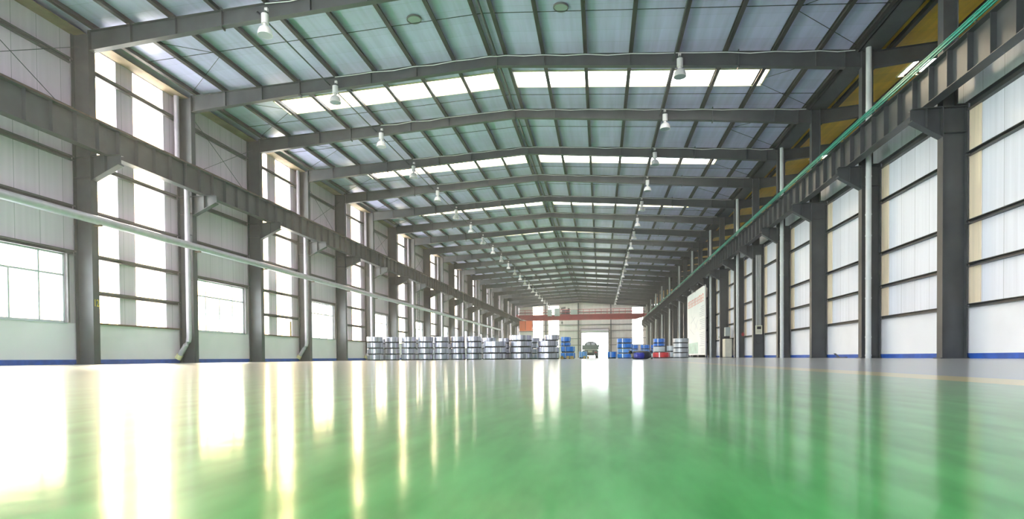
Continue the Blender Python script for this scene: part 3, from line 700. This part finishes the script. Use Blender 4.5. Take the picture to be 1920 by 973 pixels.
# ---------------------------------------------------------------- truck
t = thing('small_truck', 'small dusty grey truck with ribbed tailgate in front of the far doorway', 'truck', (-1.46, 88, 0))
W2 = 1.22
b = MB()
for i in range(15):
    x = -W2 + .04 + i * (2 * W2 - .08) / 14; b.box(x - .035, x + .035, -.05, .0, 1.34, 1.92)
b.box(-W2, W2, -.02, .04, 1.30, 1.95); b.build('tailgate', TRUCKG, t)
MB().box(-W2, -W2 + .05, .04, 3.6, 1.3, 1.95).box(W2 - .05, W2, .04, 3.6, 1.3, 1.95).box(-W2, W2, .04, 3.6, 1.24, 1.3).build('load_bed', TRUCKG, t)
cabp = [(-.98, 1.30), (-1.0, 1.9), (-.92, 2.2), (-.72, 2.42), (-.40, 2.54), (0, 2.58), (.40, 2.54), (.72, 2.42), (.92, 2.2), (1.0, 1.9), (.98, 1.30)]
MB().xz(cabp, 3.7, 5.3).box(-1, 1, 3.75, 5.6, .7, 1.4).build('cab', TRUCKG, t)
MB().box(-.62, -.1, 3.66, 3.71, 1.98, 2.38).box(.1, .62, 3.66, 3.71, 1.98, 2.38).build('rear_window', WHITEFRAME, t)
MB().box(-W2, W2, -.10, .02, 1.20, 1.28).build('rear_crossbar', WHITEMETAL, t)
MB().box(-1.12, 1.12, -.06, .04, .52, .66).box(-.5, -.42, -.03, .05, .6, 1.2).box(.42, .5, -.03, .05, .6, 1.2).box(-.42, .42, .3, .4, .6, .75).build('chassis', STEEL, t)
MB().box(-1.2, -.45, .0, 1.6, .33, 1.18).box(.62, 1.2, .05, .15, .36, 1.18).box(-.42, .60, .3, .4, .36, 1.18).build('side_locker', TRUCKG, t)
MB().box(-.35, .25, -.09, -.06, .85, 1.1).build('number_plate', CABINET, t)
for s in (-1, 1):
    MB().box(s * .62, s * .95, -.10, -.06, .78, .92).build('tail_lamp', LAMPRED, t)
    for yy in (.9, 4.6):
        x0 = s * .72; MB().tube([(x0, yy, .44), (x0 + s * .44, yy, .44)], .44, 24).build('wheel', BLACK, t)
    MB().tube([(s * 1.0, 5.2, 2.0), (s * 1.22, 5.2, 2.05)], .02, 6).box(s * 1.2, s * 1.32, 5.18, 5.24, 1.75, 2.1).build('mirror', BLACK, t)
    MB().box(s * .70, s * 1.18, .2, .24, .25, .9).build('mudguard', BLACK, t)

# ---------------------------------------------------------------- overhead crane
CYR = 142.0
t = thing('overhead_crane', 'red overhead travelling crane spanning the hall near the far end wall', 'crane', (0, CYR, 0))
xa, xb = -19.87, 10.66
for dy in (-1.0, 1.0):
    m = MB(); m.xz([(xa + .3, 9.75), (xa + 2.2, 9.15), (xb - 2.2, 9.15), (xb - .3, 9.75), (xb - .3, 10.35), (xa + .3, 10.35)], dy - .22, dy + .22); m.build('girder', CRED, t)
for x, z in ((xa, 9.80), (xb, 9.54)):
    MB().box(x - .2, x + .2, -1.8, 1.8, z + .18, z + .75).build('end_carriage', CRED, t)
    for dy in (-1.3, 1.3): MB().tube([(x - .07, dy, z + .2), (x + .07, dy, z + .2)], .2, 16).build('wheel', STEEL, t)
MB().box(xa + .5, xb - .5, -2.0, -1.3, 10.36, 10.40).build('walkway', CRED, t)
hr = MB()
for i in range(22):
    x = xa + .6 + i * (xb - xa - 1.2) / 21; hr.tube([(x, -2.0, 10.36), (x, -2.0, 11.5)], .05, 5)
for z in (10.95, 11.5): hr.tube([(xa + .6, -2.0, z), (xb - .6, -2.0, z)], .06, 5)
hr.build('handrail', CRED, t)
for x0, x1, z0, z1 in ((-12.4, -11.35, 10.0, 11.55), (-10.75, -9.5, 10.0, 11.8), (-6.9, -5.3, 10.3, 11.45)):
    MB().box(x0, x1, -2.6, -2.06, z0, z1).box(x0 + .05, x1 - .05, -2.62, -2.6, z0 + .5, z0 + .54).build('control_cabinet', CGREY, t)
m = MB(); m.box(-9.4, -7.2, -1.2, 1.2, 10.36, 10.7).tube([(-9.1, 0, 11.2), (-7.7, 0, 11.2)], .48, 16).box(-7.7, -7.25, -.5, .5, 10.7, 12.0).tube([(-9.3, -.6, 11.9), (-8.2, -.6, 12.1)], .25, 10); m.build('hoist_trolley', STEEL, t)
MB().tube([(-9.0, 0, 10.3), (-9.0, 0, 8.7)], .03, 6).tube([(-9.2, 0, 10.3), (-9.2, 0, 8.7)], .03, 6).box(-9.3, -8.9, -.15, .15, 8.3, 8.75).tube([(-9.1, 0, 8.3), (-9.1, 0, 8.1), (-8.95, 0, 7.98), (-8.85, 0, 8.08)], .05, 6).build('hook_block', STEEL, t)
cab = MB(); cab.box(-19.2, -16.2, -2.6, -.6, 6.6, 6.7).box(-19.2, -16.2, -.66, -.6, 6.7, 8.9).box(-19.2, -19.14, -2.6, -.6, 6.7, 8.9).box(-19.2, -16.2, -2.6, -.6, 8.85, 8.95).box(-19.2, -16.2, -2.6, -2.54, 6.7, 8.9).box(-16.26, -16.2, -2.6, -.6, 6.7, 7.4)
cb_ = cab.build('driver_cab', CORANGE, t); MB().box(-17.75, -17.68, -2.64, -2.6, 6.7, 8.9).build('door_edge', STEEL, cb_)
MB().box(-16.24, -16.2, -2.55, -.65, 7.4, 8.85).build('cab_window', GLASS, cb_)
MB().box(-18.9, -18.8, -1.7, -1.6, 8.95, 10.3).box(-16.6, -16.5, -1.7, -1.6, 8.95, 10.3).build('cab_hanger', CRED, t)
st = MB(); st.tube([(-16.1, -2.3, 6.7), (-12.9, -2.3, 10.3)], .05, 6).tube([(-16.1, -1.6, 6.7), (-12.9, -1.6, 10.3)], .05, 6)
for i in range(9):
    q = i / 8; st.box(-16.1 + 3.2 * q - .1, -16.1 + 3.2 * q + .1, -2.3, -1.6, 6.72 + 3.55 * q, 6.75 + 3.55 * q)
st.tube([(-16.1, -2.3, 7.7), (-12.9, -2.3, 11.3)], .03, 5); st.build('access_stair', CRED, t)

# ---------------------------------------------------------------- ladders on the left wall
for i, (y, z1) in enumerate(((66.0, 9.0), (112.5, 9.0))):
    t = thing('wall_ladder', ('dark steel ladder standing against the left wall behind the coil stacks', 'pale steel ladder far along the left wall near the crane')[i], 'ladder', (-20.95, y, 0), 'ladders on the left wall')
    mt = (STEEL, GALV)[i]
    for dy in (-.28, .28): MB().box(-.03, .03, dy - .03, dy + .03, 0, z1).build('rail', mt, t)
    rg = None
    for j in range(int(z1 / .35)):
        if rg is None: rg = MB().tube([(0, -.27, 0), (0, .27, 0)], .018, 6).build('rung', mt, t, (0, 0, .3))
        else: c = rg.copy(); COL.objects.link(c); c.parent = t; c.location = (0, 0, .3 + .35 * j)

# ---------------------------------------------------------------- signboard
t = thing('signboard', 'large white printed signboard with red headline between the right columns', 'signboard', (10.78, 69.2, 0))
HW = 6.2
MB().box(0, .06, -HW, HW, .28, 7.5).build('panel', BOARDW, t)
fr = MB(); fr.box(-.02, .09, -HW - .06, -HW, .2, 7.56).box(-.02, .09, HW, HW + .06, .2, 7.56).box(-.02, .09, -HW, HW, 7.5, 7.56); fr.build('frame', WHITEMETAL, t)
for y in (-HW + .3, 0, HW - .3): MB().box(.06, .16, y - .06, y + .06, 0, 7.0).build('leg', STEEL2, t)
random.seed(21); hl = MB()
for i in range(11):       # illegible red headline characters, built from strokes
    y = HW - .9 - i * 1.02; zc = 6.35
    for q in range(3): hl.box(-.008, 0, y - .36, y + .30, zc - .35 + q * .33, zc - .29 + q * .33)
    hl.box(-.008, 0, y - .06, y + .02, zc - .42, zc + .44)
    hl.box(-.008, 0, y - .36, y - .29, zc - .3 * random.random() - .1, zc + .3)
    if random.random() > .4: hl.box(-.008, 0, y + .24, y + .30, zc - .42, zc + .1 + .3 * random.random())
    if random.random() > .5: hl.box(-.008, 0, y - .3, y + .26, zc + .38, zc + .44)
hl.build('headline', BOARDR, t)
tx = MB()
for i in range(22):
    z = 5.45 - i * .20
    if i in (6, 13): continue
    tx.box(-.006, 0, -HW + .5, -HW + .5 + random.uniform(1.9, 3.1), z, z + .06)
for i in range(4): tx.box(-.006, 0, -HW + .5, -HW + 2.8, .95 - i * .16, 1.0 - i * .16)
tx.build('text_lines', BOARDG, t)
dg = MB(); 
for a in ((2.8, 4.9, -1.2, 3.2), (3.6, 4.0, .3, 4.6), (4.2, 3.4, 1.0, 2.6), (.4, 3.2, -1.6, 4.2)):
    dg.add([(-.006, a[0], a[1]), (-.006, a[0], a[1] + .05), (-.006, a[2], a[3] + .05), (-.006, a[2], a[3]), (0, a[0], a[1]), (0, a[0], a[1] + .05), (0, a[2], a[3] + .05), (0, a[2], a[3])], [(0, 1, 2, 3), (4, 7, 6, 5), (0, 4, 5, 1), (1, 5, 6, 2), (2, 6, 7, 3), (3, 7, 4, 0)])
dg.build('drawing', BOARDG, t)
MB().box(-.005, 0, -1.6, HW - .5, .45, 1.7).build('green_picture', BOARDGR, t)

# ---------------------------------------------------------------- right side details
t = thing('electric_box', 'grey electric box hung on a right column with conduits rising above it', 'electric box', (11.48, FY(4) - .17, 0))
MB().box(-.22, .22, -.16, .0, 1.72, 2.36).build('enclosure', CABINET, t); MB().box(-.14, .14, -.175, -.16, 2.08, 2.28).build('display', BLACK, t)
MB().box(-.17, .17, -.172, -.16, 1.95, 1.965).box(-.17, .17, -.172, -.16, 1.85, 1.865).build('vent_slot', BLACK, t)
for i, x in enumerate((-.17, -.07, .03, .13)): MB().tube([(x, -.08, 2.36), (x, -.08, 7.5)], .028, 8).build('conduit', PVC, t)
m = MB(); m.tube([(-.2 + .2 + .2 * math.cos(a), -.03, 1.3 + .28 * math.sin(a)) for a in [PI + i * PI / 10 for i in range(11)]], .015, 6); m.build('cable_loop', BLACK, t)
t = thing('metal_cabinet', 'tall beige metal cabinet against the right wall between two columns', 'cabinet', (11.45, FY(6) - 1.6, 0))
MB().box(-.28, .28, -.6, .6, .05, 1.66).box(-.3, .3, -.62, .62, 1.66, 1.70).build('body', CABINET, t); MB().box(-.295, -.28, -.57, -.01, .1, 1.6).build('door', CABINET, t); MB().box(-.295, -.28, .01, .57, .1, 1.6).build('door', CABINET, t)
MB().box(-.27, .27, -.58, .58, 0, .05).build('plinth', BLACK, t)
t = thing('switch_box', 'green-grey switch box standing on the beige cabinet', 'electric box', (11.45, FY(6) - 1.6, 1.70))
MB().box(-.2, .2, -.3, .3, .25, 1.05).build('enclosure', CGREY, t); MB().box(-.18, .18, -.28, -.22, 0, .25).box(-.18, .18, .22, .28, 0, .25).build('foot', BLACK, t); MB().tube([(0, 0, 1.05), (0, 0, 1.3)], .05, 8).build('cable_gland', BLACK, t)
def plant(name, label, x, y, potm, leafm, seed):
    t = thing(name, label, 'plant', (x, y, 1.77)); random.seed(seed)
    MB().lathe([(0, 0), (.09, 0), (.13, .2), (.11, .2), (0, .18)], 16).build('pot', potm, t)
    m = MB()
    for i in range(40):
        a = random.uniform(0, 6.28); b_ = random.uniform(.2, 1.3); l = random.uniform(.08, .19); d = Vector((math.cos(a) * math.cos(b_), math.sin(a) * math.cos(b_), math.sin(b_))); q = Vector((-math.sin(a), math.cos(a), 0)) * .035
        p = Vector((0, 0, .18)); m.add([p, p + d * l * .5 + q, p + d * l, p + d * l * .5 - q, p + d * l * .5 + Vector((0, 0, -.01))], [(0, 1, 4), (1, 2, 4), (2, 3, 4), (3, 0, 4), (0, 3, 2, 1)])
    m.build('leaves', leafm, t)
plant('potted_plant', 'small green potted plant on the right wall ledge near the signboard', WR - .26, 60.2, WHITEMETAL, LEAF, 2)
plant('potted_flower', 'small red potted flower on the right wall ledge', WR - .26, 50.6, CERAMIC, CERAMIC, 4)
m = MB(); m.box(-.6, .6, -.06, .06, 0, .04).tube([(.2, 0, .04), (.45, .1, .22)], .02, 6).tube([(.35, 0, .04), (.6, .1, .22)], .02, 6)
o = m.build('floor_tool', STEEL, None, (11.55, 30.4, 0)); tag(o, 'flat dark tool with two handles lying by the right skirting', 'tool'); o.rotation_euler = (0, 0, PI / 2)
# plywood offcut leaning in a glazed bay on the left
o = MB().box(-.02, .02, -.09, .09, 0, 1.0).build('plywood_offcut', WOOD, None, (WL + .12, FY(2) + 4.6, 1.77)); tag(o, 'narrow plywood offcut standing on the left wall ledge', 'board')

# ---------------------------------------------------------------- faint dusty haze inside the hall
hm = bpy.data.materials.new('dusty_air'); hm.use_nodes = True; t_ = hm.node_tree; t_.nodes.clear()
vs_ = N(t_, 'ShaderNodeVolumeScatter'); vs_.inputs['Density'].default_value = .0015; vs_.inputs['Anisotropy'].default_value = .6; vs_.inputs['Color'].default_value = (1, .98, .95, 1)
vo_ = N(t_, 'ShaderNodeOutputMaterial'); L(t_, vs_.outputs[0], vo_.inputs['Volume'])
o = MB().box(WL - 1.5, 46, YN - 1.5, YE + 1.5, -.6, 17).build('haze', hm); tag(o, 'faint dusty haze filling the hall', 'haze', None, 'stuff')
